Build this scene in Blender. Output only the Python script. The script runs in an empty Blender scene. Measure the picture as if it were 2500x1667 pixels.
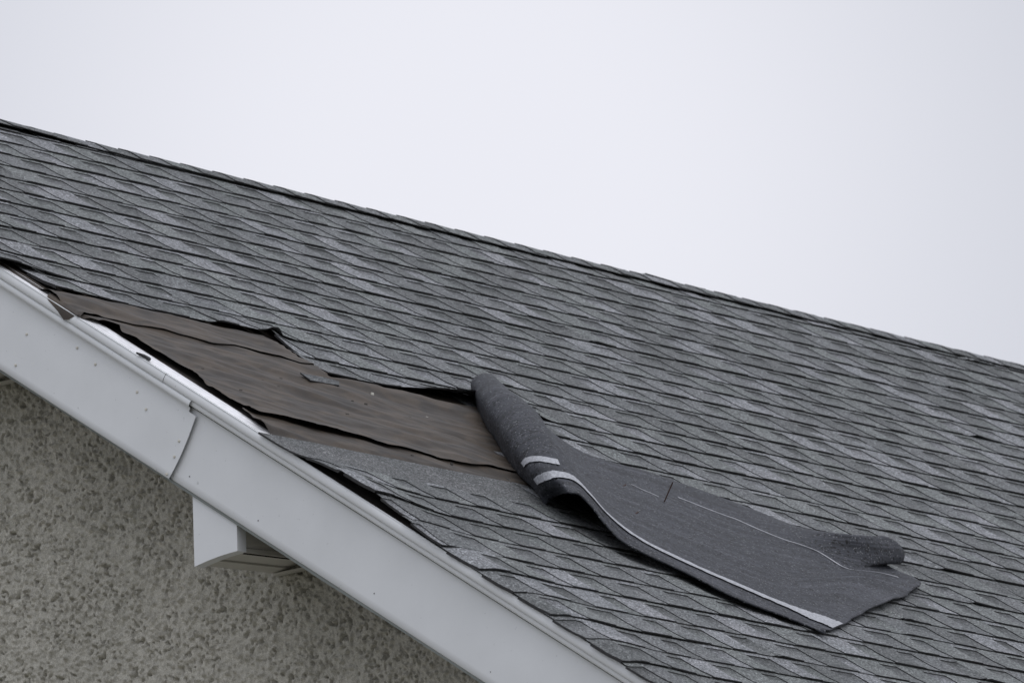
import bpy, bmesh, math, random
import numpy as np
from mathutils import Vector, Matrix, noise

# ------------------------------------------------------------------ camera, sky, sun, exposure
SC = bpy.context.scene
COL = SC.collection
GZ = 9.03                                   # height of the ridge above the ground
RP_ = math.radians(33.69)                   # roof pitch
CP, SP = math.cos(RP_), math.sin(RP_)

cam = bpy.data.cameras.new("camera")
cam.sensor_width = 36.0
cam.lens = 354.9
cam.clip_start = 0.5
cam.clip_end = 6000
cam.dof.use_dof = True
cam.dof.focus_distance = 28.0
cam.dof.aperture_fstop = 11.0
camo = bpy.data.objects.new("camera", cam)
COL.objects.link(camo)
R_ = Vector((0.65343735, -0.75623119, -0.03367509))
U_ = Vector((-0.14911343, -0.17220402, 0.9737099))
F_ = Vector((0.74214878, 0.63123701, 0.22528876))
M = Matrix((( R_.x, U_.x, -F_.x, -19.5454224), (R_.y, U_.y, -F_.y, -19.89974898),
            (R_.z, U_.z, -F_.z, -7.42856156 + GZ), (0, 0, 0, 1)))
camo.matrix_world = M
SC.camera = camo

SUN_EL, SUN_AZ = math.radians(58), math.radians(200)      # azimuth clockwise from +Y
w = bpy.data.worlds.new("World")
SC.world = w
w.use_nodes = True
nt = w.node_tree
nt.nodes.clear()
wo = nt.nodes.new("ShaderNodeOutputWorld")
sky = nt.nodes.new("ShaderNodeTexSky")
sky.sky_type = 'NISHITA'
sky.sun_disc = False
sky.sun_elevation = SUN_EL
sky.sun_rotation = SUN_AZ
bg1 = nt.nodes.new("ShaderNodeBackground")
bg1.inputs[1].default_value = 0.06
nt.links.new(sky.outputs[0], bg1.inputs[0])
# the overcast: a bright, nearly even cloud deck plus an added brighter spot along the view axis, imitating lens vignetting
tc = nt.nodes.new("ShaderNodeTexCoord")
dot = nt.nodes.new("ShaderNodeVectorMath"); dot.operation = 'DOT_PRODUCT'
gd = (F_ + U_ * 0.016 - R_ * 0.004).normalized()
dot.inputs[1].default_value = gd
nt.links.new(tc.outputs['Generated'], dot.inputs[0])
ac = nt.nodes.new("ShaderNodeMath"); ac.operation = 'ARCCOSINE'
nt.links.new(dot.outputs['Value'], ac.inputs[0])
mr = nt.nodes.new("ShaderNodeMapRange"); mr.interpolation_type = 'SMOOTHSTEP'
mr.inputs['From Min'].default_value = 0.012
mr.inputs['From Max'].default_value = 0.075
nt.links.new(ac.outputs[0], mr.inputs['Value'])
cr = nt.nodes.new("ShaderNodeMix"); cr.data_type = 'RGBA'
cr.inputs[6].default_value = (0.885, 0.888, 0.955, 1)
cr.inputs[7].default_value = (0.665, 0.68, 0.745, 1)
nt.links.new(mr.outputs[0], cr.inputs[0])
bg2 = nt.nodes.new("ShaderNodeBackground")
bg2.inputs[1].default_value = 1.0
nt.links.new(cr.outputs[2], bg2.inputs[0])
mixw = nt.nodes.new("ShaderNodeMixShader")
mixw.inputs[0].default_value = 0.93
nt.links.new(bg1.outputs[0], mixw.inputs[1])
nt.links.new(bg2.outputs[0], mixw.inputs[2])
nt.links.new(mixw.outputs[0], wo.inputs[0])
sx = nt.nodes.new("ShaderNodeSeparateXYZ")
nt.links.new(tc.outputs['Generated'], sx.inputs[0])
mz = nt.nodes.new("ShaderNodeMapRange")            # an overcast sky is brightest overhead
mz.inputs['From Min'].default_value = 0.30
mz.inputs['From Max'].default_value = 0.95
mz.inputs['To Min'].default_value = 1.0
mz.inputs['To Max'].default_value = 1.75
nt.links.new(sx.outputs['Z'], mz.inputs['Value'])
nt.links.new(mz.outputs[0], bg2.inputs[1])

sl = bpy.data.lights.new("sun", 'SUN')
sl.energy = 0.6
sl.angle = math.radians(40)
sl.color = (1.0, 0.97, 0.93)
so = bpy.data.objects.new("sun", sl)
COL.objects.link(so)
sd = Vector((math.sin(SUN_AZ) * math.cos(SUN_EL), math.cos(SUN_AZ) * math.cos(SUN_EL), math.sin(SUN_EL)))
so.rotation_euler = sd.to_track_quat('Z', 'Y').to_euler()
so.location = (0, 0, 30)

SC.view_settings.view_transform = 'Standard'
SC.view_settings.look = 'None'
SC.view_settings.exposure = 0.0
SC.view_settings.gamma = 1.0
SC.view_settings.use_curve_mapping = False
SC.cycles.max_bounces = 6

# ------------------------------------------------------------------ materials
def new_mat(name, rough=0.8):
    m = bpy.data.materials.new(name)
    m.use_nodes = True
    b = m.node_tree.nodes['Principled BSDF']
    b.inputs['Roughness'].default_value = rough
    return m, m.node_tree, b

def node(t, typ, **kw):
    n = t.nodes.new(typ)
    for k, v in kw.items():
        if hasattr(n, k):
            setattr(n, k, v)
        else:
            n.inputs[k].default_value = v
    return n

def ramp(t, src, stops):
    r = t.nodes.new("ShaderNodeValToRGB")
    e = r.color_ramp.elements
    while len(e) < len(stops):
        e.new(0.5)
    for i, (p, c) in enumerate(stops):
        e[i].position = p
        e[i].color = (c[0], c[1], c[2], 1) if isinstance(c, (tuple, list)) else (c, c, c, 1)
    t.links.new(src, r.inputs[0])
    return r

def mul(t, a, b, fac=1.0, blend='MULTIPLY'):
    m = t.nodes.new("ShaderNodeMix")
    m.data_type = 'RGBA'
    m.blend_type = blend
    m.inputs[0].default_value = fac
    for s, i in ((a, 6), (b, 7)):
        if isinstance(s, tuple):
            m.inputs[i].default_value = (*s, 1)
        else:
            t.links.new(s, m.inputs[i])
    return m

def coords(t, scale=(1, 1, 1)):
    tc = t.nodes.new("ShaderNodeTexCoord")
    mp = t.nodes.new("ShaderNodeMapping")
    mp.inputs['Scale'].default_value = scale
    t.links.new(tc.outputs['Object'], mp.inputs[0])
    return mp.outputs[0]

def bump(t, b, src, strength, dist):
    bn = t.nodes.new("ShaderNodeBump")
    bn.inputs['Strength'].default_value = strength
    bn.inputs['Distance'].default_value = dist
    t.links.new(src, bn.inputs['Height'])
    t.links.new(bn.outputs[0], b.inputs['Normal'])

def mat_shingle():
    m, t, b = new_mat("granule_shingle", 0.93)
    at = node(t, "ShaderNodeAttribute", attribute_name="tone")
    co = coords(t)
    n1 = node(t, "ShaderNodeTexNoise", Scale=150.0, Detail=4.0, Roughness=0.85)
    n2 = node(t, "ShaderNodeTexNoise", Scale=7.0, Detail=4.0, Roughness=0.6)
    vo = node(t, "ShaderNodeTexVoronoi", Scale=250.0)
    for n in (n1, n2, vo):
        t.links.new(co, n.inputs['Vector'])
    g = ramp(t, n1.outputs['Fac'], [(0.32, 0.38), (0.5, 0.95), (0.68, 1.85)])
    d = ramp(t, n2.outputs['Fac'], [(0.3, (0.86, 0.88, 0.88)), (0.7, (1.12, 1.11, 1.12))])
    bw = node(t, "ShaderNodeSeparateColor")
    t.links.new(vo.outputs['Color'], bw.inputs[0])
    sp = ramp(t, bw.outputs[0], [(0.0, 0.50), (0.5, 0.92), (0.85, 1.30), (0.97, 2.0)])
    x = mul(t, at.outputs['Color'], g.outputs[0])
    x = mul(t, x.outputs[2], d.outputs[0])
    x = mul(t, x.outputs[2], sp.outputs[0], 1.0)
    t.links.new(x.outputs[2], b.inputs['Base Color'])
    bump(t, b, n1.outputs['Fac'], 0.5, 0.0015)
    b.inputs['Specular IOR Level'].default_value = 0.25
    return m

def mat_plain(name, col, rough=0.8, var=0.25, scale=60.0, spec=0.3, metallic=0.0):
    m, t, b = new_mat(name, rough)
    co = coords(t)
    n1 = node(t, "ShaderNodeTexNoise", Scale=scale, Detail=4.0)
    t.links.new(co, n1.inputs['Vector'])
    r = ramp(t, n1.outputs['Fac'], [(0.3, tuple(c * (1 - var) for c in col)), (0.7, tuple(c * (1 + var) for c in col))])
    t.links.new(r.outputs[0], b.inputs['Base Color'])
    b.inputs['Specular IOR Level'].default_value = spec
    b.inputs['Metallic'].default_value = metallic
    return m

def mat_metal_paint():
    m, t, b = new_mat("white_painted_metal", 0.42)
    co = coords(t)
    n1 = node(t, "ShaderNodeTexNoise", Scale=5.0, Detail=5.0, Roughness=0.6)
    n2 = node(t, "ShaderNodeTexNoise", Scale=95.0, Detail=3.0)
    n3 = node(t, "ShaderNodeTexNoise", Scale=3.2, Detail=1.5)
    for n in (n1, n2, n3):
        t.links.new(co, n.inputs['Vector'])
    a = ramp(t, n1.outputs['Fac'], [(0.25, (0.70, 0.72, 0.735)), (0.7, (0.755, 0.775, 0.793))])
    s = ramp(t, n2.outputs['Fac'], [(0.24, (0.55, 0.55, 0.55)), (0.285, (1, 1, 1))])
    x = mul(t, a.outputs[0], s.outputs[0], 0.55)
    t.links.new(x.outputs[2], b.inputs['Base Color'])
    bump(t, b, n3.outputs['Fac'], 0.4, 0.018)
    b.inputs['Specular IOR Level'].default_value = 0.35
    return m

def mat_flange():
    m, t, b = new_mat("bright_drip_flange", 0.33)
    co = coords(t, (1, 1, 1))
    n2 = node(t, "ShaderNodeTexNoise", Scale=40.0, Detail=4.0)
    t.links.new(co, n2.inputs['Vector'])
    s = ramp(t, n2.outputs['Fac'], [(0.3, (0.76, 0.77, 0.79)), (0.6, (0.89, 0.89, 0.91))])
    t.links.new(s.outputs[0], b.inputs['Base Color'])
    return m

def mat_flap():
    m, t, b = new_mat("asphalt_back_sheet", 0.66)
    co = coords(t)
    vo = node(t, "ShaderNodeTexVoronoi", Scale=105.0)
    vl = node(t, "ShaderNodeTexVoronoi", Scale=150.0)
    n1 = node(t, "ShaderNodeTexNoise", Scale=9.0, Detail=5.0, Roughness=0.65)
    n2 = node(t, "ShaderNodeTexNoise", Scale=240.0, Detail=2.0)
    cs = coords(t, (1.0, 1.0, 1.0))
    for n in (vo, vl, n1, n2):
        t.links.new(cs, n.inputs['Vector'])
    base = ramp(t, n1.outputs['Fac'], [(0.3, (0.025, 0.0275, 0.034)), (0.7, (0.036, 0.039, 0.048))])
    gr = ramp(t, n2.outputs['Fac'], [(0.3, 0.8), (0.7, 1.2)])
    x = mul(t, base.outputs[0], gr.outputs[0])
    at = node(t, "ShaderNodeAttribute", attribute_name="tone")      # sheet coordinates: length, width
    mp = t.nodes.new("ShaderNodeMapping"); mp.inputs['Scale'].default_value = (3.6, 46.0, 1.0)
    t.links.new(at.outputs['Vector'], mp.inputs[0])
    ns = node(t, "ShaderNodeTexNoise", Scale=1.0, Detail=5.0, Roughness=0.6)
    t.links.new(mp.outputs[0], ns.inputs['Vector'])
    st = ramp(t, ns.outputs['Fac'], [(0.32, (0.48, 0.48, 0.50)), (0.5, (1, 1, 1)), (0.68, (1.85, 1.78, 1.74))])
    x = mul(t, x.outputs[2], st.outputs[0])
    # dark pits: only some cells carry one
    sc1 = node(t, "ShaderNodeSeparateColor"); t.links.new(vo.outputs['Color'], sc1.inputs[0])
    thr = node(t, "ShaderNodeMath", operation='MULTIPLY'); thr.inputs[1].default_value = 0.62
    pw = node(t, "ShaderNodeMath", operation='POWER'); pw.inputs[1].default_value = 1.7
    t.links.new(sc1.outputs[0], pw.inputs[0]); t.links.new(pw.outputs[0], thr.inputs[0])
    lt = node(t, "ShaderNodeMath", operation='LESS_THAN')
    t.links.new(vo.outputs['Distance'], lt.inputs[0]); t.links.new(thr.outputs[0], lt.inputs[1])
    inv = node(t, "ShaderNodeMath", operation='MULTIPLY_ADD'); inv.inputs[1].default_value = -0.9; inv.inputs[2].default_value = 1.0
    t.links.new(lt.outputs[0], inv.inputs[0])
    x = mul(t, x.outputs[2], inv.outputs[0])
    # pale mineral specks
    sc2 = node(t, "ShaderNodeSeparateColor"); t.links.new(vl.outputs['Color'], sc2.inputs[0])
    pw2 = node(t, "ShaderNodeMath", operation='POWER'); pw2.inputs[1].default_value = 2.3
    t.links.new(sc2.outputs[1], pw2.inputs[0])
    th2 = node(t, "ShaderNodeMath", operation='MULTIPLY'); th2.inputs[1].default_value = 0.40
    t.links.new(pw2.outputs[0], th2.inputs[0])
    lt2 = node(t, "ShaderNodeMath", operation='LESS_THAN')
    t.links.new(vl.outputs['Distance'], lt2.inputs[0]); t.links.new(th2.outputs[0], lt2.inputs[1])
    mx = t.nodes.new("ShaderNodeMix"); mx.data_type = 'RGBA'
    t.links.new(lt2.outputs[0], mx.inputs[0]); t.links.new(x.outputs[2], mx.inputs[6])
    mx.inputs[7].default_value = (0.17, 0.175, 0.185, 1)
    t.links.new(mx.outputs[2], b.inputs['Base Color'])
    bump(t, b, n2.outputs['Fac'], 0.35, 0.002)
    b.inputs['Specular IOR Level'].default_value = 0.28
    return m

def mat_felt():
    m, t, b = new_mat("weathered_felt", 0.66)
    co = coords(t, (2.6, 5.0, 5.0))
    n1 = node(t, "ShaderNodeTexNoise", Scale=3.0, Detail=2.2, Roughness=0.42, Distortion=1.0)
    t.links.new(co, n1.inputs['Vector'])
    c = ramp(t, n1.outputs['Fac'], [(0.25, (0.037, 0.032, 0.028)), (0.46, (0.051, 0.042, 0.034)), (0.62, (0.074, 0.058, 0.044)), (0.80, (0.056, 0.046, 0.037))])
    c2 = coords(t)
    n2 = node(t, "ShaderNodeTexNoise", Scale=260.0, Detail=2.0)
    t.links.new(c2, n2.inputs['Vector'])
    g = ramp(t, n2.outputs['Fac'], [(0.3, 0.88), (0.7, 1.12)])
    x = mul(t, c.outputs[0], g.outputs[0])
    t.links.new(x.outputs[2], b.inputs['Base Color'])
    bump(t, b, n2.outputs['Fac'], 0.2, 0.001)
    b.inputs['Specular IOR Level'].default_value = 0.32
    return m

def mat_stucco():
    m, t, b = new_mat("roughcast_stucco", 0.95)
    co = coords(t)
    n1 = node(t, "ShaderNodeTexNoise", Scale=2.0, Detail=4.0)
    n2 = node(t, "ShaderNodeTexNoise", Scale=320.0, Detail=4.0)
    n3 = node(t, "ShaderNodeTexNoise", Scale=38.0, Detail=3.0)
    for n in (n1, n2, n3):
        t.links.new(co, n.inputs['Vector'])
    a = ramp(t, n1.outputs['Fac'], [(0.3, (0.46, 0.447, 0.392)), (0.7, (0.54, 0.522, 0.46))])
    g = ramp(t, n2.outputs['Fac'], [(0.3, 0.66), (0.7, 1.24)])
    d = ramp(t, n3.outputs['Fac'], [(0.3, 0.86), (0.6, 1.06)])
    x = mul(t, a.outputs[0], g.outputs[0])
    x = mul(t, x.outputs[2], d.outputs[0])
    t.links.new(x.outputs[2], b.inputs['Base Color'])
    bump(t, b, n2.outputs['Fac'], 0.5, 0.003)
    b.inputs['Specular IOR Level'].default_value = 0.15
    return m

def mat_grass():
    m, t, b = new_mat("mown_grass", 0.95)
    co = coords(t)
    n1 = node(t, "ShaderNodeTexNoise", Scale=0.25, Detail=8.0, Roughness=0.7)
    t.links.new(co, n1.inputs['Vector'])
    a = ramp(t, n1.outputs['Fac'], [(0.3, (0.11, 0.11, 0.085)), (0.7, (0.20, 0.185, 0.15))])
    t.links.new(a.outputs[0], b.inputs['Base Color'])
    return m

MS = mat_shingle()
ME = mat_plain("cut_asphalt_edge", (0.034, 0.034, 0.035), 0.8)
MF = mat_flap()
MP = mat_metal_paint()
MFL = mat_flange()
MU = mat_felt()
MW = mat_stucco()
MD = mat_plain("dark_roof_boards", (0.035, 0.03, 0.027), 0.9, 0.4, 14.0)
MN = mat_plain("zinc_nail", (0.60, 0.585, 0.52), 0.45, 0.2, 300.0, 0.5)
MND = mat_plain("dark_nail", (0.05, 0.045, 0.04), 0.6, 0.3, 300.0, 0.4)
MNR = mat_plain("rusty_nail", (0.055, 0.032, 0.026), 0.8, 0.4, 200.0)
MT = mat_plain("release_tape", (0.36, 0.37, 0.395), 0.6, 0.35, 150.0)
MSO = mat_plain("cream_soffit_vinyl", (0.56, 0.55, 0.51), 0.6, 0.05, 12.0)
MG = mat_grass()

# ------------------------------------------------------------------ helpers
def P(u, v, n=0.0):
    """roof frame: u along the ridge, v down the slope, n off the slope"""
    return Vector((u, -v * CP - n * SP, -v * SP + n * CP + GZ))

class MB:
    def __init__(s):
        s.v = []; s.f = []; s.mi = []; s.c = []
    def q(s, pts, mi=0, col=None):
        i = len(s.v)
        s.v += [tuple(p) for p in pts]
        s.f.append(tuple(range(i, i + len(pts))))
        s.mi.append(mi)
        if col is None:
            s.c += [(1, 1, 1)] * len(pts)
        elif isinstance(col, list):
            s.c += col
        else:
            s.c += [col] * len(pts)
    def box(s, a, b, mi=0):
        x0, y0, z0 = a; x1, y1, z1 = b
        p = [(x0,y0,z0),(x1,y0,z0),(x1,y1,z0),(x0,y1,z0),(x0,y0,z1),(x1,y0,z1),(x1,y1,z1),(x0,y1,z1)]
        for f in ((0,3,2,1),(4,5,6,7),(0,1,5,4),(1,2,6,5),(2,3,7,6),(3,0,4,7)):
            s.q([p[k] for k in f], mi)
    def grid(s, G, mi=0, col=None):
        """G[row][col] of points, shared vertices"""
        i = len(s.v); nr, nc = len(G), len(G[0])
        for r in G:
            for p in r:
                s.v.append(tuple(p)); s.c.append(col or (1, 1, 1))
        for a in range(nr - 1):
            for b in range(nc - 1):
                s.f.append((i + a*nc + b, i + a*nc + b + 1, i + (a+1)*nc + b + 1, i + (a+1)*nc + b))
                s.mi.append(mi)
    def build(s, name, mats, parent=None, smooth=False, origin=None):
        me = bpy.data.meshes.new(name)
        vs = s.v
        if origin is not None:
            vs = [(p[0]-origin[0], p[1]-origin[1], p[2]-origin[2]) for p in vs]
        me.from_pydata(vs, [], s.f)
        for m in (mats if isinstance(mats, (list, tuple)) else [mats]):
            me.materials.append(m)
        me.polygons.foreach_set('material_index', s.mi)
        at = me.color_attributes.new("tone", 'FLOAT_COLOR', 'POINT')
        a = np.ones((len(vs), 4), dtype=np.float32)
        a[:, :3] = np.array(s.c, dtype=np.float32).reshape(-1, 3)
        at.data.foreach_set('color', a.ravel())
        if smooth:
            me.polygons.foreach_set('use_smooth', [True] * len(me.polygons))
        me.update()
        o = bpy.data.objects.new(name, me)
        COL.objects.link(o)
        if origin is not None:
            o.location = origin
        if parent is not None:
            o.parent = parent
        return o

def empty(name, loc=(0, 0, 0), parent=None):
    o = bpy.data.objects.new(name, None)
    COL.objects.link(o)
    o.location = loc
    if parent is not None:
        o.parent = parent
    return o

def tag(o, label=None, cat=None, group=None, kind=None):
    for k, v in (('label', label), ('category', cat), ('group', group), ('kind', kind)):
        if v:
            o[k] = v
    return o

def sm(a, b, x):
    x = min(max((x - a) / (b - a), 0.0), 1.0)        # also runs backwards when a > b
    return x * x * (3 - 2 * x)

def nz(x, y=0.0, z=0.0):
    return noise.noise(Vector((x, y, z)))

# ------------------------------------------------------------------ ground
g = MB()
g.q([(-3000, -3000, 0), (3000, -3000, 0), (3000, 3000, 0), (-3000, 3000, 0)])
tag(g.build("ground", MG), kind='structure')

# ------------------------------------------------------------------ the house
house = tag(empty("stucco_house", (0.37, 0, 0)),
            "grey shingled stucco house with white rake trim and a patch stripped of shingles", "house")
HL = Vector((0.37, 0, 0))
_mb_build = MB.build
def part(mb, name, mats, parent=house, smooth=False):
    o = _mb_build(mb, name, mats, None, smooth)
    o.parent = parent
    if parent is house:
        o.matrix_parent_inverse = Matrix.Translation(-HL)     # meshes are written in world space
    return o

ULEN, VLEN, UW = 9.0, 5.25, 0.37
rnd = random.Random(11)

# --- gable wall: flat back sheet and a roughcast skin where the photo looks at it
wl = MB()
ye = VLEN * CP - 0.40
zt = -(VLEN * SP) + 0.40 * SP / CP - 0.09 + GZ
wl.q([(UW + .022, ye, 0), (UW + .022, -ye, 0), (UW + .022, -ye, zt), (UW + .022, 0, -0.09 + GZ), (UW + .022, ye, zt)])
wl.q([(UW + .022, -ye, 0), (ULEN - .3, -ye, 0), (ULEN - .3, -ye, zt), (UW + .022, -ye, zt)])
wl.q([(ULEN - .3, ye, 0), (UW + .022, ye, 0), (UW + .022, ye, zt), (ULEN - .3, ye, zt)])
wl.q([(ULEN - .3, -ye, 0), (ULEN - .3, ye, 0), (ULEN - .3, ye, zt), (ULEN - .3, 0, -0.09 + GZ), (ULEN - .3, -ye, zt)])
ST = 0.0029
def rough_h(y, z):
    wy, wz = y + .004 * nz(y * 75, z * 75, 7.7), z + .004 * nz(y * 75, z * 75, 2.2)
    h = 0.0035 * nz(y * 28, z * 24, 3.1) + 0.0045 * nz(wy * 74, wz * 62, 9.4) + 0.0042 * nz(wy * 138, wz * 120, 5.0)
    # thrown grit: domes of different height, a few deep pits between them
    dd, pp = noise.voronoi(Vector((wy * 66, wz * 58, .5)))
    key = nz(pp[0].x * 7.3, pp[0].y * 7.3, pp[0].z * 7.3 + 2.0)
    h += .011 * sm(.56, .10, dd[0] + .16 * nz(y * 150, z * 150, 8.1)) * sm(-.30, .25, key)
    p2 = sm(.29, .43, nz(wy * 112 + 31, wz * 82 + 7, 12.3)) * sm(-.35, .10, nz(y * 15, z * 15, 6.6))
    return h - .018 * p2
ys = np.concatenate([np.arange(-4.6, -2.98, .011), np.arange(-2.98, -1.05, ST), np.arange(-1.05, 0.9, .011)])
zs = np.concatenate([np.arange(-4.4, -2.40, .011), np.arange(-2.40, -.66, ST), np.arange(-.66, 0.0, .011)])
idx = {}
for iy, y in enumerate(ys):
    top = -abs(y) * SP / CP - 0.06               # just under the roof
    for iz, z in enumerate(zs):
        if z > top: break
        idx[(iy, iz)] = len(wl.v)
        wl.v.append((UW - rough_h(y, z), y, z + GZ)); wl.c.append((1, 1, 1))
for (iy, iz), a in idx.items():
    b = idx.get((iy + 1, iz)); c = idx.get((iy + 1, iz + 1)); d = idx.get((iy, iz + 1))
    if b is not None and c is not None and d is not None:
        wl.f.append((a, d, c, b)); wl.mi.append(0)
part(wl, "stucco_wall", MW, smooth=True)

# --- roof boards (front slope with a strip for the overhang) and back slope
def noff(v):
    return -0.016 * max(0.0, 1 - v / 1.5)
dk = MB()
vv = [0, .4, .8, 1.2, 1.5, VLEN]
dk.grid([[P(.012, v, noff(v) - .002) for v in vv], [P(ULEN, v, noff(v) - .002) for v in vv]])
dk.grid([[P(.020, v, noff(v) - .045) for v in vv], [P(ULEN, v, noff(v) - .045) for v in vv]])
dk.q([P(.02, VLEN, -.002), P(ULEN, VLEN, -.002), P(ULEN, VLEN, -.045), P(.02, VLEN, -.045)])
part(dk, "roof_boards", MD)
bk = MB()
def PB(u, v, n=0.0):
    p = P(u, v, n); return Vector((p.x, -p.y, p.z))
for k in range(36):
    v0, v1 = k * .144 + .02, k * .144 + .17
    bk.q([PB(ULEN, v0, -.004), PB(-.01, v0, -.004), PB(-.01, v1, .004), PB(ULEN, v1, .004)], 0, (.145, .15, .152))
    bk.q([PB(ULEN, v1, .004), PB(-.01, v1, .004), PB(-.01, v1, -.002), PB(ULEN, v1, -.002)], 1)
part(bk, "back_roof_slope", [MS, ME])

# --- shingle field
EXPO, TILT, C0 = 0.144, 0.031, 0.168
def fold_u(v):
    return 1.72 - 0.685 * (v - 1.95)
def vb(k, u):
    return C0 - TILT * u + EXPO * k + 0.0022 * nz(u * 2.1, k * 3.7) + 0.0012 * nz(u * 9.0, k * 1.3)
def tone():
    r = rnd.random()
    if r < 0.20:
        c = (0.264, 0.272, 0.284)
    elif r < 0.45:
        c = (0.203, 0.215, 0.213)
    elif r < 0.78:
        c = (0.188, 0.196, 0.200)
    else:
        c = (0.156, 0.163, 0.164)
    s = rnd.uniform(.93, 1.07) * .80
    return (c[0] * s, c[1] * s * .997, c[2] * s * .995)

def start_u(k):
    if k <= 9: return -.012 + rnd.uniform(-.006, .006)
    if k == 10: return -.020
    if k == 11: return -.028
    if k == 12: return 0.075
    if k == 13: return 0.968
    if k == 14: return 0.940
    if k <= 19: return fold_u(C0 + EXPO * k - .05) + .05
    if k == 20: return 1.05
    if k >= 25: return -.012 + rnd.uniform(-.004, .004)
    return -.012 + rnd.uniform(-.008, .008)

JOINT = {}
def lift(k, u, tau):
    t = min(max(tau, 0.0), 1.0)
    d = 0.0
    if k in (10, 11, 12):
        a = {10: .008, 11: .020, 12: .010}[k]
        d += a * math.exp(-(max(u, 0) / (.17 if k < 12 else .26)) ** 2) * (0.35 + .65 * t)
    if k == 12:
        d += .003 * t * (1 - sm(1.0, 1.15, u))
        d += .006 * sm(.738, .752, u) * (1 - sm(.93, 1.10, u)) * t
        d += .020 * sm(.93, .99, u) * (1 - sm(.99, 1.02, u)) * t * t
    if k == 13:
        d += .022 * math.exp(-((u - .955) / .06) ** 2) * (1 - t)
    if k == 14:
        d += (.006 * (1 - sm(1.7, 2.0, u)) + .038 * sm(1.15, 1.62, u) * (1 - sm(1.68, 1.95, u))) * t * t
        d += .010 * math.exp(-((u - .925) / .05) ** 2) * (1 - t)
    if k in (21, 22, 23, 24):
        a = {21: .022, 22: .030, 23: .028, 24: .016}[k]
        uu = max(u - {21: .02, 22: .0, 23: .0, 24: .0}[k], 0)
        f = {21: sm(-.5, .7, tau), 22: 1.0, 23: 1.0 - .45 * t, 24: 1 - .8 * t}[k]
        d += a * math.exp(-(uu / .20) ** 2) * f
    if k >= 25:
        d += (.006 + .010 * abs(nz(k * 1.7, 4.2))) * sm(-.012, .065, u) * (1 - sm(.10, .36, u))
    for (uj, amp, ln) in JOINT.get(k, ()):
        if u >= uj - 1e-5:
            d += amp * math.exp(-(max(u - uj, 0) / ln) ** 1.5) * (0.25 + .75 * math.sin(t * 2.2))
    return d

T_SL, T_RISE = 0.0026, 0.0036
LAY = 0.0023
def nsurf(k, u, v, tau):
    t = max(tau, -1.2)
    base = 0.0105 - T_SL * (1 - t) if t > 0 else 0.0105 - T_SL + .0018 * t
    base += T_RISE * sm(.60, 1.0, tau)
    base += 0.0022 * nz(u * 1.4, k * 2.9, 5.0) + .0009 * nz(u * 7, v * 7, 2.0)
    return noff(v) + base + lift(k, u, tau)

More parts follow.
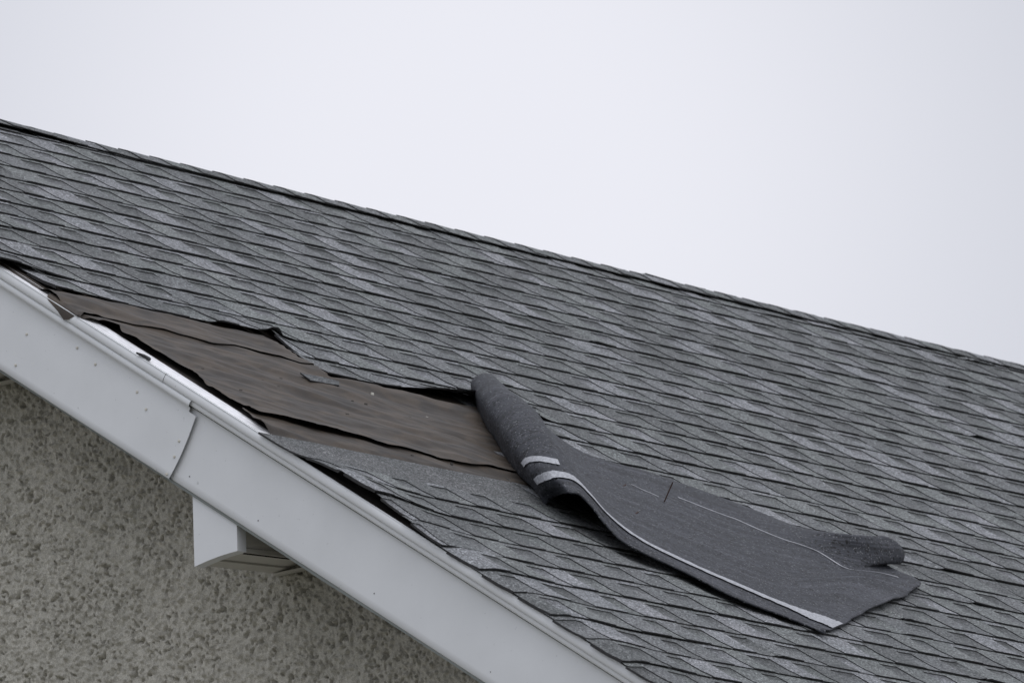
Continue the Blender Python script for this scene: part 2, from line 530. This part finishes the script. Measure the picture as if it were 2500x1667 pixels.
sh = MB()
TA = [-.14, 0, .18, .40, .60, .72, .82, .91, 1.0]
for k in range(0, 38):
    us, ue = start_u(k), 9.02
    JOINT[k] = []
    # breakpoints: alternate tooth / gap; a shingle joint about every metre
    segs = []; u = us; tooth = rnd.random() < .5
    nextj = us + rnd.uniform(.3, 1.0)
    if k == 12: nextj = 99
    while u < ue:
        L = rnd.uniform(.088, .150) if tooth else rnd.uniform(.060, .112)
        if u == us: L *= rnd.uniform(.4, 1)
        if k == 12 and u < .742 < u + L + .05:
            L = .742 - u
        if k == 12 and u < 1.0 < u + L + .06: L = max(.05, 1.0 - u)
        a, b = u, min(u + L, ue)
        segs.append((a, b, tooth))
        if tooth and a > nextj:
            if rnd.random() < .62:
                big = rnd.random() < .16
                JOINT[k].append((a, rnd.uniform(.005, .008) if big else rnd.uniform(.0006, .0028), rnd.uniform(.04, .10)))
            nextj = a + rnd.uniform(.85, 1.1)
        u = b; tooth = not tooth
    if k == 12:
        JOINT[k].append((min((x[0] for x in segs if x[0] > .97), key=lambda q: abs(q - 1.0)), .004, .08))
        JOINT[k].append((.742, .004, .1))
    tmin = -1.22 if k in (20, 21) else (-.5 if k in (12, 15) else -.14)
    for (a, b, tooth) in segs:
        far = a > 3.2
        nsub = max(2, int(math.ceil((b - a) / (.045 if far else .028))))
        U = [a + (b - a) * i / nsub for i in range(nsub + 1)]
        col = tone()
        gt = rnd.uniform(.125, .165)                       # where the cut-out between teeth begins
        def pt(u, tau, dn=0.0):
            v1 = vb(k, u); v = min(max(v1 - EXPO * (1 - tau), .018), VLEN + .02)
            return P(u, v, nsurf(k, u, v, tau) + dn)
        head = [tmin, -.9, -.6, -.3] if tmin < -1 else ([tmin, -.3] if tmin < -.3 else [])
        hc = (.118, .121, .122)
        TT = (head + TA[1:]) if head else TA
        if tooth:
            lean = rnd.uniform(-.004, .007)
            def uu(u, tau):                               # teeth lean and taper a little, corners ease
                f = (u - a) / (b - a)
                return u + lean * tau * (1 - f) - rnd_r * tau * f
            rnd_r = rnd.uniform(-.003, .006)
            prev = [pt(uu(u, TT[0]), TT[0]) for u in U]
            for j in range(1, len(TT)):
                cur = [pt(uu(u, TT[j]), TT[j]) for u in U]
                c = col if TT[j] > 0 else (hc if head and k > 15 else col)
                for i in range(nsub):
                    sh.q([prev[i], cur[i], cur[i+1], prev[i+1]], 0, c)
                prev = cur
            TL = [x for x in TA if x >= 0]
            TL[0] = gt if True else 0
            jl = any(abs(x[0] - a) < 1e-6 for x in JOINT[k]) or a == us
            dn = (-.0085 if a == us else -.0046) if jl else -LAY
            for side, ud in ((a, 0), (b, 1)):
                dd = dn if ud == 0 else -LAY
                for j in range(len(TL) - 1):
                    p0, p1 = TL[j], TL[j+1]
                    A, B = pt(uu(side, p0), p0), pt(uu(side, p1), p1)
                    C, D = pt(uu(side, p1), p1, dd), pt(uu(side, p0), p0, dd)
                    sh.q([A, D, C, B] if ud == 0 else [A, B, C, D], 1)
            for i in range(nsub):
                A, B = pt(uu(U[i], 1), 1), pt(uu(U[i+1], 1), 1)
                C, D = pt(uu(U[i+1], 1), 1, -.0046), pt(uu(U[i], 1), 1, -.0046)
                sh.q([A, D, C, B], 1)
        else:
            HT = (head + [0, gt]) if head else [-.14, 0, gt]
            prev = [pt(u, HT[0]) for u in U]
            ctop = tone()
            for j in range(1, len(HT)):
                cur = [pt(u, HT[j]) for u in U]
                c = ctop if HT[j] > 0 or not (head and k > 15) else hc
                for i in range(nsub):
                    sh.q([prev[i], cur[i], cur[i+1], prev[i+1]], 0, c)
                prev = cur
            for i in range(nsub):
                A, B = pt(U[i], gt), pt(U[i+1], gt)
                C, D = pt(U[i+1], gt, -.0031), pt(U[i], gt, -.0031)
                sh.q([A, D, C, B], 1)
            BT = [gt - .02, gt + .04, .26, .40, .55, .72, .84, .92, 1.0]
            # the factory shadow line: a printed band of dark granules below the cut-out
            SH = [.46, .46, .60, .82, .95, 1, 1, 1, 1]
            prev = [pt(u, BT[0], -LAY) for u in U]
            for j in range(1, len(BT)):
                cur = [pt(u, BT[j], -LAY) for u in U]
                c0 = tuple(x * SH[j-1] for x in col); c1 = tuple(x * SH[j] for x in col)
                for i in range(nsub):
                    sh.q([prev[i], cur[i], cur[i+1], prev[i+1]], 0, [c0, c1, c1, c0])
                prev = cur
            for i in range(nsub):
                A, B = pt(U[i], 1, -LAY), pt(U[i+1], 1, -LAY)
                C, D = pt(U[i+1], 1, -.0046), pt(U[i], 1, -.0046)
                sh.q([A, D, C, B], 1)
            if a == us:
                for j in range(len(BT) - 1):
                    sh.q([pt(a, BT[j], -LAY), pt(a, BT[j], -.0085), pt(a, BT[j+1], -.0085), pt(a, BT[j+1], -LAY)], 1)
    if tmin < -1:                                          # open left end of an exposed head lap
        for t0, t1 in ((-1.22, -.9), (-.9, -.6), (-.6, -.3), (-.3, 0), (0, .12)):
            def pe(tau, dn=0.0):
                v1 = vb(k, us); v = v1 - EXPO * (1 - tau)
                return P(us, v, nsurf(k, us, v, tau) + dn)
            sh.q([pe(t0), pe(t0, -.005), pe(t1, -.005), pe(t1)], 1)
shing = part(sh, "shingle_field", [MS, ME])

# --- ridge caps, each lapped over the one before
CAPE = 0.1398
for i in range(-12, 53):
    u0 = 1.6435 + i * CAPE + rnd.uniform(-.004, .004)
    c = MB()
    col = tuple(x * .97 for x in tone())
    hw = 0.104 + rnd.uniform(-.004, .004)
    lf = rnd.uniform(0, .0012)
    if i in (-1, -2): lf = .009
    if i == 0: lf = .004
    U = [0, .03, .07, .11, .15, .19]
    VV = [-hw, -.07, -.04, -.02, -.008, 0, .008, .02, .04, .07, hw * .85, hw]
    sk = rnd.uniform(-.006, .006)
    def cp(du, v, dn=0.0):
        a = abs(v)
        n = noff(a) + .0222 + lf * (a / hw) - .0030 * sm(0, .19, du) + .0008 * sm(.05, 0, du) + dn
        # the bend over the ridge is rounded
        n -= .009 * math.exp(-(a / .026) ** 2)
        n = n if a > .002 else n
        p = P(u0 + du + sk * a / hw, a, n - .003)
        return p if v >= 0 else Vector((p.x, -p.y, p.z))
    G = [[cp(du, v) for v in VV] for du in U]
    c.grid(G, 0, col)
    th = .0024
    for j in range(len(VV) - 1):
        c.q([cp(0, VV[j]), cp(0, VV[j+1]), cp(0, VV[j+1], -th), cp(0, VV[j], -th)], 1)
    for a in range(len(U) - 1):
        c.q([cp(U[a], hw), cp(U[a], hw, -th), cp(U[a+1], hw, -th), cp(U[a+1], hw)][::-1], 1)
        c.q([cp(U[a], -hw), cp(U[a], -hw, -th), cp(U[a+1], -hw, -th), cp(U[a+1], -hw)], 1)
    part(c, "ridge_cap", [MS, ME], parent=shing)

# --- underlayment: three lapped felt sheets, torn along the rake
def interp(pl, x):
    if x <= pl[0][0]: return pl[0][1]
    for (a, b), (c, d) in zip(pl, pl[1:]):
        if x <= c:
            return b + (d - b) * (x - a) / (c - a)
    return pl[-1][1]
def wr(u, v):
    a = v + .05 * nz(u * 2.6, v * 3.0, 6.6)
    w_ = .0100 * nz(u * 2.6 + v * 3, a * 11.0 - u * 3.0, .3) + .0058 * nz(u * 6.0, a * 21.0 - u * 6.0, 4.4)
    w_ += .0024 * nz(u * 13.0, a * 38.0 - u * 9.0, 2.1) + .0010 * nz(u * 26, v * 60, 8.0)
    return w_
EDGE_L = [(1.55, .02), (1.95, .022), (2.03, .0), (2.09, -.006), (2.12, .055), (2.14, .10), (2.19, .068), (2.28, .082), (2.34, .104), (2.43, .112), (2.52, .086),
          (2.61, .095), (2.68, .10), (2.76, .076), (2.83, .048), (2.85, .066), (2.93, .05)]
LAP_A = [(0, 2.085), (.126, 2.068), (.342, 2.075), (.511, 2.098), (.661, 2.076), (.765, 2.103), (.927, 2.10), (1.3, 2.09), (1.8, 2.08)]
LAP_B = [(0, 2.70), (.11, 2.715), (.208, 2.735), (.308, 2.765), (.41, 2.745), (.512, 2.75), (.588, 2.772), (.68, 2.772), (.806, 2.772), (.94, 2.765), (1.041, 2.762), (1.8, 2.76)]
ul = MB()
def felt(v0f, v1f, level, lipf, nv, ushift=0.0, umax=1.82):
    NU = 150
    G = []
    for j in range(nv + 1):
        f = j / nv
        row = []
        for i in range(NU + 1):
            x = i / NU
            u = umax * x
            va, vb_ = v0f(u), v1f(u)
            v = va + (vb_ - va) * f
            ul_ = interp(EDGE_L, v) + ushift + .004 * nz(v * 40, level * 9)
            um = max(.4, min(umax, fold_u(v) + .05))
            u = ul_ + (um - ul_) * x ** 1.15
            va, vb_ = v0f(u), v1f(u)
            v = va + (vb_ - va) * f
            n = .002 + level + wr(u, v) + .0070
            n += lipf(u) * sm(.86, 1.0, f)
            n += (.006 + .004 * nz(v * 9, level)) * math.exp(-((u - ul_) / .03) ** 2) * (1 if v > 2.12 else 0)
            n = max(n, .0012 + level * .3)
            lim = .002 + .0006 * (level > .002)
            tb = vb(14, u) - .004 if u > .94 else vb(12, u) - .004
            f2 = sm(tb - .012, tb + .03, v)
            n = lim + (n - lim) * f2
            if level == 0: n = .0016 + (n - .0016) * sm(2.86, 2.83, v)
            else: n = lim + (n - lim) * sm(2.90, 2.86, v)
            if u < .012: n = .004
            row.append(P(u, v, n))
        G.append(row)
    ul.grid(G)
felt(lambda u: 2.70, lambda u: 3.02, .0000, lambda u: 0, 40, -.02)
felt(lambda u: 2.02, lambda u: interp(LAP_B, u) + .004 * nz(u * 9), .0030, lambda u: .004 + .005 * nz(u * 5, 2.2) + .010 * math.exp(-((u - .35) / .22) ** 2), 130)
felt(lambda u: 1.55, lambda u: interp(LAP_A, u) + .005 * nz(u * 12, 7), .0060, lambda u: .002 + .004 * nz(u * 6, 5.2), 80)
# the tongue of torn felt hanging over the metal edge
tg = [[(.03, 1.93, .010), (.0, 1.945, .008), (-.004, 1.955, -.002), (-.006, 1.965, -.004)],
      [(.03, 1.98, .010), (.0, 1.975, .006), (-.006, 1.995, -.004), (-.007, 2.01, -.014)],
      [(.03, 2.02, .010), (.0, 2.01, .006), (-.006, 2.025, -.008), (-.008, 2.046, -.026)],
      [(.03, 2.06, .010), (.0, 2.05, .006), (-.006, 2.055, -.004), (-.007, 2.062, -.016)],
      [(.03, 2.085, .010), (.0, 2.078, .005), (-.004, 2.072, .000), (-.005, 2.072, -.004)]]
ul.grid([[P(*p) for p in r] for r in tg])
felt_o = part(ul, "underlayment", MU, smooth=True)
# loose staples and nail heads caught in the felt
STP = [(1.046,2.24),(.894,2.37),(.838,2.37),(.673,2.52),(.374,2.64),(.481,2.36),(1.149,2.37),(.969,2.51),(1.013,2.51),(.774,2.655),
       (.705,2.655),(1.038,2.41),(.224,2.375),(.25,2.51),(.982,2.28),(.843,2.79),(.67,2.80),(.721,2.235),(.514,2.39),(.42,2.20),(.61,2.30)]
for q_, (u, v) in enumerate(STP):
    s = MB()
    p = P(u, v, .011)
    L = .0035 + .003 * rnd.random()
    s.box((p.x - L, p.y - .0014, p.z - .006), (p.x + L, p.y + .0014, p.z + .0012))
    part(s, "staple", MND if rnd.random() < .93 else MN, parent=felt_o)

# --- metal drip edge: flange on the boards, hem and stepped nose, in two lapped lengths
def rake_strip(mb, prof, v0, v1, mi=0, nseg=24, wob=0.0, cut=None):
    """prof: list of (u, n) points; swept down the rake"""
    G = []
    for i in range(nseg + 1):
        v = v0 + (v1 - v0) * i / nseg
        row = []
        for j, (u, n) in enumerate(prof):
            vv_ = v
            if cut and i == nseg: vv_ = v + cut(n)
            row.append(P(u + wob * nz(v * 1.7, n * 9), vv_, n))
        G.append(row)
    mb.grid(G, mi)
def drip(v0, v1, du):
    d = MB()
    ve = v1
    v1 = min(v1, 2.96)
    # flange
    rake_strip(d, [(.075, .0012), (.05, .0016), (.03, .0013), (.004, .0016)], v0, v1, 1)
    # flange crease
    rake_strip(d, [(.052, .0017), (.050, .0030), (.048, .0017)], v0, v1, 1)
    v1 = ve
    # hem and nose
    nose = [(.004, .0012), (.001, .0018), (-.002 + du, .0016), (-.0032 + du, .0004), (-.0012 + du, -.0014)]
    rake_strip(d, nose, v0, v1, 0)
    face = [(-.0012 + du, -.0014), (-.0036 + du, -.006), (-.0040 + du, -.014), (-.0030 + du, -.021), (-.0005 + du, -.0245), (.004 + du, -.0250), (.008, -.0250)]
    rake_strip(d, face, v0, v1, 0)
    return d
part(drip(0.0, 2.468, -.0012), "drip_edge", [MP, MFL], smooth=True)
part(drip(2.4685, VLEN, .0), "drip_edge", [MP, MFL], smooth=True)

# --- fascia cladding in two lapped sheets
def cutf(n):
    """curved, notched end of the upper sheet, as an offset in v"""
    if n > -.046: return 2.588 - 2.612
    if n > -.0580: return 2.582 - 2.612
    x = min(max((-n - .058) / .19, 0), 1)
    return .000 + .007 * math.sin(x * 3.0) - .003 * x
fa = MB()
pr = [(.008, -.0250), (.001, -.0262), (-.0012, -.031), (-.0010, -.038), (.0015, -.0440), (.0138, -.0460)]
rake_strip(fa, pr, 0.0, 2.612, 0, 40, .0006, cutf)
pr2 = [(.0140, -.0462), (.0160, -.05), (.0160, -.0578), (.0160, -.0586)] + [(.0160, -.0695 - .0195 * j) for j in range(9)] + [(.0160, -.2440), (.0195, -.2462), (.044, -.2470)]
rake_strip(fa, pr2, 0.0, 2.612, 0, 60, .0020, cutf)
# turned edge of the sheet at the lap, so that it stands clear of the sheet below
e1 = [(.0160, -.058 - .0186 * j) for j in range(11)]
G = []
for (u, n) in e1:
    v = 2.612 + cutf(n)
    G.append([P(u + .0020 * nz(2.612 * 1.7, n * 9), v, n), P(u + .0014, v - .0003, n)])
fa.grid(G)
fu = part(fa, "fascia_cladding", [MP], smooth=True)
fb = MB()
pr = [(.010, -.0252), (.0068, -.0258), (.0060, -.029), (.0065, -.036), (.010, -.0408), (.026, -.0418)]
rake_strip(fb, pr, 2.52, VLEN, 0, 40, .0005)
pr2 = [(.0262, -.0420)] + [(.0270, -.045 - .0198 * j) for j in range(10)] + [(.0270, -.2430), (.030, -.2452), (.048, -.2460)]
rake_strip(fb, pr2, 2.50, VLEN, 0, 60, .0016)
fl = part(fb, "fascia_cladding", [MP], smooth=True)
# timber sub fascia behind the sheets
sf = MB()
G = []
for i in range(30):
    v = VLEN * i / 29
    lo = -.2530 - .004 * nz(v * 3.0, 3.3) - .006 * sm(2.2, 1.6, v)
    G.append([P(.032, v, -.03), P(.032, v, lo), P(.058, v, lo)])
sf.grid(G)
part(sf, "rake_board", mat_plain("grey_green_trim_paint", (0.23, 0.25, 0.24), 0.7, .08, 10.0))

def disc(mb, c, ax, r, h, dome=.4, mi=0, seg=12):
    ax = Vector(ax).normalized()
    t = ax.orthogonal().normalized(); b = ax.cross(t)
    ring = lambda rr, hh: [Vector(c) + ax * hh + (t * math.cos(2*math.pi*k/seg) + b * math.sin(2*math.pi*k/seg)) * rr for k in range(seg)]
    A, B, Cc = ring(r, -.002), ring(r, h), ring(r * .55, h * (1 + dome))
    for k in range(seg):
        l = (k + 1) % seg
        mb.q([A[k], A[l], B[l], B[k]], mi); mb.q([B[k], B[l], Cc[l], Cc[k]], mi)
    mb.q(Cc, mi)
NL = [(1.923,-.211),(2.196,-.088),(2.379,-.09),(2.435,-.117),(2.592,-.141),(2.598,-.185),(2.597,-.237),(1.916,-.121),(2.109,-.077)]
for (v, n) in NL:
    m = MB(); disc(m, P(.0160 + .0020 * nz(v * 1.7, n * 9), v, n), (-1, 0, 0), .0040, .002)
    part(m, "nail_head", MN, parent=fu, smooth=False)
for (v, n) in [(2.667,-.211),(2.958,-.21),(3.438,-.205),(3.916,-.212)]:
    m = MB(); disc(m, P(.0265, v, n), (-1, 0, 0), .0016, .0008)
    part(m, "nail_head", MND, parent=fl)
# small drive nails through the drip flange
dn = MB()

# --- boxed lookouts under the rake
def lookout(dv, name="boxed_lookout"):
    dy, dz = dv * CP, dv * SP
    e = empty(name); e.parent = house; e.matrix_parent_inverse = Matrix.Translation(-HL)
    Y0, Y1, ZB = -2.101 + dy, -2.257 + dy, -1.900 + dz + GZ
    u0, u1, ub = .038, .074, UW - .004
    top = lambda y: y * SP / CP - .075 + GZ
    a = MB()
    # front sheet with turned returns; the lower edge lifts a touch in the middle
    N = 8
    zb = lambda f: ZB + .018 * f + .0035 * math.sin(math.pi * f)
    for i in range(N):
        f0, f1 = i / N, (i + 1) / N
        ya, yb = Y0 + (Y1 - Y0) * f0, Y0 + (Y1 - Y0) * f1
        a.q([(u0, ya, zb(f0)), (u0, yb, zb(f1)), (u0, yb, top(yb)), (u0, ya, top(ya))])
        a.q([(u0, ya, zb(f0)), (u1, ya, zb(f0) + .001), (u1, yb, zb(f1) + .001), (u0, yb, zb(f1))])
    a.q([(u0, Y1, zb(1)), (u1, Y1, zb(1) + .001), (u1, Y1, top(Y1)), (u0, Y1, top(Y1))])
    a.q([(u0, Y0, zb(0)), (u0, Y0, top(Y0)), (u1, Y0, top(Y0)), (u1, Y0, zb(0) + .001)])
    s1 = part(a, "front_panel", MP, parent=e)
    b = MB()
    # underside: three grooved soffit strips running back to the wall, rising slightly
    W = Y1 + .004 - (Y0 - .004)
    for i in range(3):
        ya, yb = Y0 - .004 + W * (i / 3 + .012), Y0 - .004 + W * ((i + 1) / 3 - .012)
        st = (.000, .005, .002)[i]
        z0a, z1a = ZB + .006 + st + .018 * i / 3, ZB + .024 + st + .018 * i / 3
        z0b, z1b = z0a + .006, z1a + .006
        b.q([(u1, ya, z0a), (ub, ya, z1a), (ub, yb, z1b), (u1, yb, z0b)])
        b.q([(u1, ya, z0a), (u1, ya, z0a + .012), (ub, ya, z1a + .012), (ub, ya, z1a)])
        b.q([(u1, yb, z0b), (ub, yb, z1b), (ub, yb, z1b + .012), (u1, yb, z0b + .012)])
    b.q([(u1, Y0 - .004, ZB + .026), (ub, Y0 - .004, ZB + .044), (ub, Y1 + .004, ZB + .05), (u1, Y1 + .004, ZB + .032)], 1)
    # trim strip against the wall
    b.box((ub - .022, Y1 + .002, ZB + .016), (ub - .001, Y0 - .002, ZB + .022))
    part(b, "soffit_strip", [MSO, MD], parent=e)
    c = MB()
    zz = ZB + .026
    rows = [(.0, .022, .006), (.024, .052, .004), (.056, .30, .010)]
    for (h0, h1, ins) in rows:
        y = Y1 + ins
        zt0 = min(zz + h1, top(Y1)); 
        c.q([(u1, y, zz + h0 - .006), (ub, y, zz + h0 + .010), (ub, y, zt0 + .012), (u1, y, zt0)])
        c.q([(u1, y, zz + h0 - .006), (u1, y + .012, zz + h0 - .006), (ub, y + .012, zz + h0 + .010), (ub, y, zz + h0 + .010)])
    c.q([(u1, Y1 + .013, zz - .01), (ub, Y1 + .013, zz + .006), (ub, Y1 + .013, top(Y1)), (u1, Y1 + .013, top(Y1))], 1)
    c.q([(u1, Y0, ZB + .01), (u1, Y0, top(Y0)), (ub, Y0, top(Y0)), (ub, Y0, ZB + .025)])
    part(c, "side_siding", [MSO, MD], parent=e)
    return e
lookout(0.0)
lookout(1.268)

# ------------------------------------------------------------------ the folded flap
NET = np.array([[[1.681,2.026,0.011],[1.667,2.016,0.044],[1.675,2.022,0.07],[1.695,2.035,0.083],[1.717,2.05,0.079],[1.734,2.062,0.045],[1.889,1.95,0.03],[1.731,2.404,0.024],[1.994,2.495,0.022],[2.231,2.611,0.022],[2.396,2.723,0.02],[2.631,2.743,0.01],[2.798,2.799,0.008]],[[1.5,2.244,0.014],[1.481,2.231,0.058],[1.492,2.238,0.093],[1.518,2.256,0.111],[1.548,2.276,0.105],[1.656,2.207,0.07],[1.765,2.138,0.035],[1.638,2.536,0.027],[1.88,2.629,0.024],[2.1,2.743,0.023],[2.332,2.781,0.034],[2.407,2.895,0.075],[2.587,2.868,0.082]],[[1.452,2.31,0.015],[1.432,2.296,0.063],[1.443,2.303,0.101],[1.472,2.323,0.121],[1.505,2.346,0.114],[1.604,2.288,0.076],[1.703,2.231,0.038],[1.592,2.601,0.029],[1.824,2.695,0.024],[2.034,2.808,0.023],[2.276,2.839,0.034],[2.391,2.935,0.074],[2.639,2.886,0.08]],[[1.402,2.377,0.016],[1.38,2.361,0.068],[1.392,2.37,0.109],[1.423,2.391,0.131],[1.459,2.415,0.123],[1.545,2.377,0.082],[1.632,2.338,0.041],[1.539,2.677,0.031],[1.758,2.772,0.025],[1.959,2.884,0.024],[2.227,2.892,0.03],[2.394,2.956,0.056],[2.649,2.918,0.062]],[[1.362,2.437,0.016],[1.339,2.421,0.07],[1.352,2.43,0.112],[1.384,2.452,0.135],[1.421,2.477,0.127],[1.496,2.454,0.085],[1.571,2.43,0.043],[1.493,2.742,0.032],[1.703,2.838,0.026],[1.894,2.949,0.024],[2.189,2.933,0.025],[2.363,2.992,0.034],[2.635,2.931,0.036]],[[1.322,2.497,0.016],[1.298,2.481,0.072],[1.312,2.49,0.116],[1.345,2.513,0.139],[1.383,2.538,0.131],[1.452,2.522,0.088],[1.521,2.506,0.045],[1.455,2.796,0.033],[1.657,2.892,0.027],[1.841,3.002,0.025],[2.146,2.977,0.021],[2.293,3.049,0.019],[2.607,2.912,0.017]],[[1.216,2.645,0.016],[1.192,2.628,0.072],[1.205,2.637,0.116],[1.238,2.66,0.139],[1.276,2.686,0.131],[1.319,2.716,0.092],[1.362,2.746,0.052],[1.335,2.966,0.038],[1.511,3.064,0.029],[1.672,3.171,0.026],[1.893,3.197,0.02],[2.344,3.063,0.02],[2.575,3.072,0.022]],[[1.127,2.787,0.016],[1.104,2.771,0.07],[1.117,2.78,0.112],[1.149,2.802,0.135],[1.186,2.827,0.127],[1.186,2.919,0.094],[1.186,3.011,0.06],[1.201,3.155,0.042],[1.349,3.255,0.031],[1.485,3.358,0.027],[1.681,3.375,0.021],[2.092,3.227,0.02],[2.208,3.294,0.022]],[[1.055,2.925,0.022],[0.987,2.977,0.062],[0.953,3.038,0.098],[0.969,3.059,0.11],[1.014,3.072,0.11],[1.038,3.125,0.092],[1.051,3.213,0.066],[1.099,3.3,0.046],[1.225,3.401,0.033],[1.342,3.501,0.028],[1.449,3.571,0.022],[1.511,3.63,0.02],[1.543,3.684,0.022]],[[1.027,3.002,0.004],[1.019,3.018,0.03],[1.001,3.058,0.06],[0.911,3.162,0.098],[0.954,3.164,0.098],[0.974,3.206,0.082],[0.983,3.263,0.06],[0.994,3.358,0.042],[1.119,3.471,0.032],[1.206,3.617,0.028],[1.335,3.663,0.022],[1.4,3.702,0.02],[1.425,3.753,0.022]]])
NR = len(NET)
def crm(A, s):
    n = len(A) - 1
    s = min(max(s * n, 0), n - 1e-9); i = int(s); x = s - i
    gg = lambda j: A[j] if 0 <= j <= n else (2*A[0] - A[1] if j < 0 else 2*A[n] - A[n-1])
    p0, p1, p2, p3 = gg(i-1), gg(i), gg(i+1), gg(i+2)
    return .5 * ((2*p1) + (-p0 + p2)*x + (2*p0 - 5*p1 + 4*p2 - p3)*x*x + (-p0 + 3*p1 - 3*p2 + p3)*x**3)
_rows = {}
def surf(s, t):
    key = round(s, 6)
    if key not in _rows:
        _rows[key] = np.array([crm(NET[i], s) for i in range(NR)])
    q = crm(_rows[key], t)
    q = q + np.array([0, 0, .0012 * nz(q[0] * 9, q[1] * 9, 3) + .0006 * nz(q[0] * 30, q[1] * 30, 1)])
    # ragged torn end
    if s > .955:
        f = (s - .955) / .045 * sm(.50, .66, t)
        q = q + np.array([.012 * nz(t * 19, 3.3) + .008 * nz(t * 47, 1.3), .012 * nz(t * 19, 8.1) + .010 * nz(t * 47, 6.1), .003 + .014 * nz(t * 15, 5.5)]) * f
    return q
def sp3(s, t, dn=0.0):
    q = surf(s, t)
    if dn:
        e = .004
        a = surf(min(s + e, 1), t) - surf(max(s - e, 0), t)
        b = surf(s, min(t + e, 1)) - surf(s, max(t - e, 0))
        nn = np.cross(a, b); nn = nn / (np.linalg.norm(nn) + 1e-12)
        # (u, v, n) is left handed: flip so the offset leaves the upper face
        if s > .45 and nn[2] < 0: nn = -nn
        elif s <= .45:
            nn = nn * FLIP
        q = q + nn * dn
    return P(*q)
FLIP = 1.0
_a = surf(.26, .5); _b = surf(.265, .5); _c = surf(.26, .51)
_n = np.cross(_b - _a, _c - _a)
if _n[2] < 0: FLIP = -1.0
fp = MB()
NS, NT = 190, 84
fp.grid([[P(*surf(i / NS, j / NT)) for i in range(NS + 1)] for j in range(NT + 1)])
fp.c = [(i / NS, j / NT, 0.0) for j in range(NT + 1) for i in range(NS + 1)]
flap = fp.build("shingle_flap", [MF], smooth=True, origin=P(1.5, 2.6, 0))
sol = flap.modifiers.new("thickness", 'SOLIDIFY')
sol.thickness = .004
sol.offset = 0.0
tag(flap, "long dark sheet of torn shingles folded back underside up, lying on the shingle slope", "roofing flap")
def remap(t):
    return float(np.interp(t * 7, range(8), [0, 1, 3, 5, 6, 7, 8, 9])) / 9
def strip(path, wd, name, mat, dn=.0034, n=60):
    m = MB(); G = []
    for i in range(n + 1):
        s, t = [float(np.interp(i / n, np.linspace(0, 1, len(path)), [p[k] for p in path])) for k in (0, 1)]
        t = remap(t)
        w1 = wd * (1 + .25 * nz(i * .6, 3.1))
        G.append([sp3(s, t - w1 / 2, dn), sp3(s, t + w1 / 2, dn)])
    m.grid(G)
    o = m.build(name, mat, smooth=True)
    o.parent = flap
    o.matrix_parent_inverse = Matrix.Translation(-flap.location)
    return o
strip([(.075, .857), (.25, .857), (.5, .857), (.75, .857), (.90, .855), (.998, .845)], .026, "release_tape", MT, .0055, n=140)
strip([(.072, .764), (.112, .772), (.152, .784), (.192, .796), (.232, .802), (.272, .802)], .016, "release_tape", MT, .005, n=40)
strip([(.632, .225), (.645, .25), (.66, .268)], .007, "release_tape", MT, n=12)
strip([(.685, .19), (.72, .195), (.75, .205), (.785, .27), (.815, .33), (.843, .365), (.875, .40), (.905, .43), (.94, .49), (.968, .55)], .012, "release_tape", MT, n=60)

def rod(mb, a, b, r, seg=8, mi=0):
    a, b = Vector(a), Vector(b)
    ax = (b - a).normalized(); t = ax.orthogonal().normalized(); c = ax.cross(t)
    A = [a + (t * math.cos(2*math.pi*k/seg) + c * math.sin(2*math.pi*k/seg)) * r for k in range(seg)]
    B = [p + (b - a) for p in A]
    for k in range(seg):
        l = (k + 1) % seg
        mb.q([A[k], A[l], B[l], B[k]], mi)
    mb.q(A[::-1], mi); mb.q(B, mi)
def flap_nail(s, t, d, L, name="nail"):
    m = MB(); base = sp3(s, remap(t))
    tip = base + Vector(d).normalized() * L
    rod(m, base - Vector(d).normalized() * .004, tip, .0019)
    o = m.build(name, MNR); o.parent = flap; o.matrix_parent_inverse = Matrix.Translation(-flap.location)
# nail shanks poking out of the sheet
up = P(0, 0, 1) - P(0, 0, 0); du_ = P(1, 0, 0) - P(0, 0, 0); dv_ = P(0, 1, 0) - P(0, 0, 0)
flap_nail(.665, .30, up * .9 + du_ * .12 - dv_ * .10, .062)
flap_nail(.620, .27, du_ - dv_ * .6 + up * .10, .040)
flap_nail(.612, .57, du_ - dv_ * .6 + up * .10, .040)

# ------------------------------------------------------------------ loose scraps
def scrap(pts, th, name, mats, label, cat, seed):
    m = MB()
    c = [P(*p) for p in pts]
    upn = (P(0, 0, 1) - P(0, 0, 0)) * th
    m.q([p + upn for p in c], 0, (.115, .12, .122)); m.q(c[::-1], 1)
    for i in range(len(c)):
        j = (i + 1) % len(c)
        m.q([c[i], c[j], c[j] + upn, c[i] + upn], 1)
    o = m.build(name, mats, origin=P(*pts[0]))
    return tag(o, label, cat)
scrap([(.727, 2.252, 0.023), (.742, 2.285, 0.017), (.80, 2.278, 0.016), (.872, 2.272, 0.017), (.900, 2.240, 0.019), (.85, 2.235, 0.020), (.790, 2.236, 0.019), (.760, 2.245, 0.020)],
      .004, "shingle_scrap", [MS, ME], "small torn strip of grey granule shingle lying loose on the bare brown felt", "shingle scrap", 1)
scrap([(-.012, 2.345, .0045), (.012, 2.352, .005), (.018, 2.372, .005), (.006, 2.388, .006), (-.003, 2.392, .0045), (.0, 2.374, .0045)],
      .005, "felt_scrap", [ME, ME], "tiny black crumb of felt stuck on the bright white metal drip edge", "felt scrap", 2)
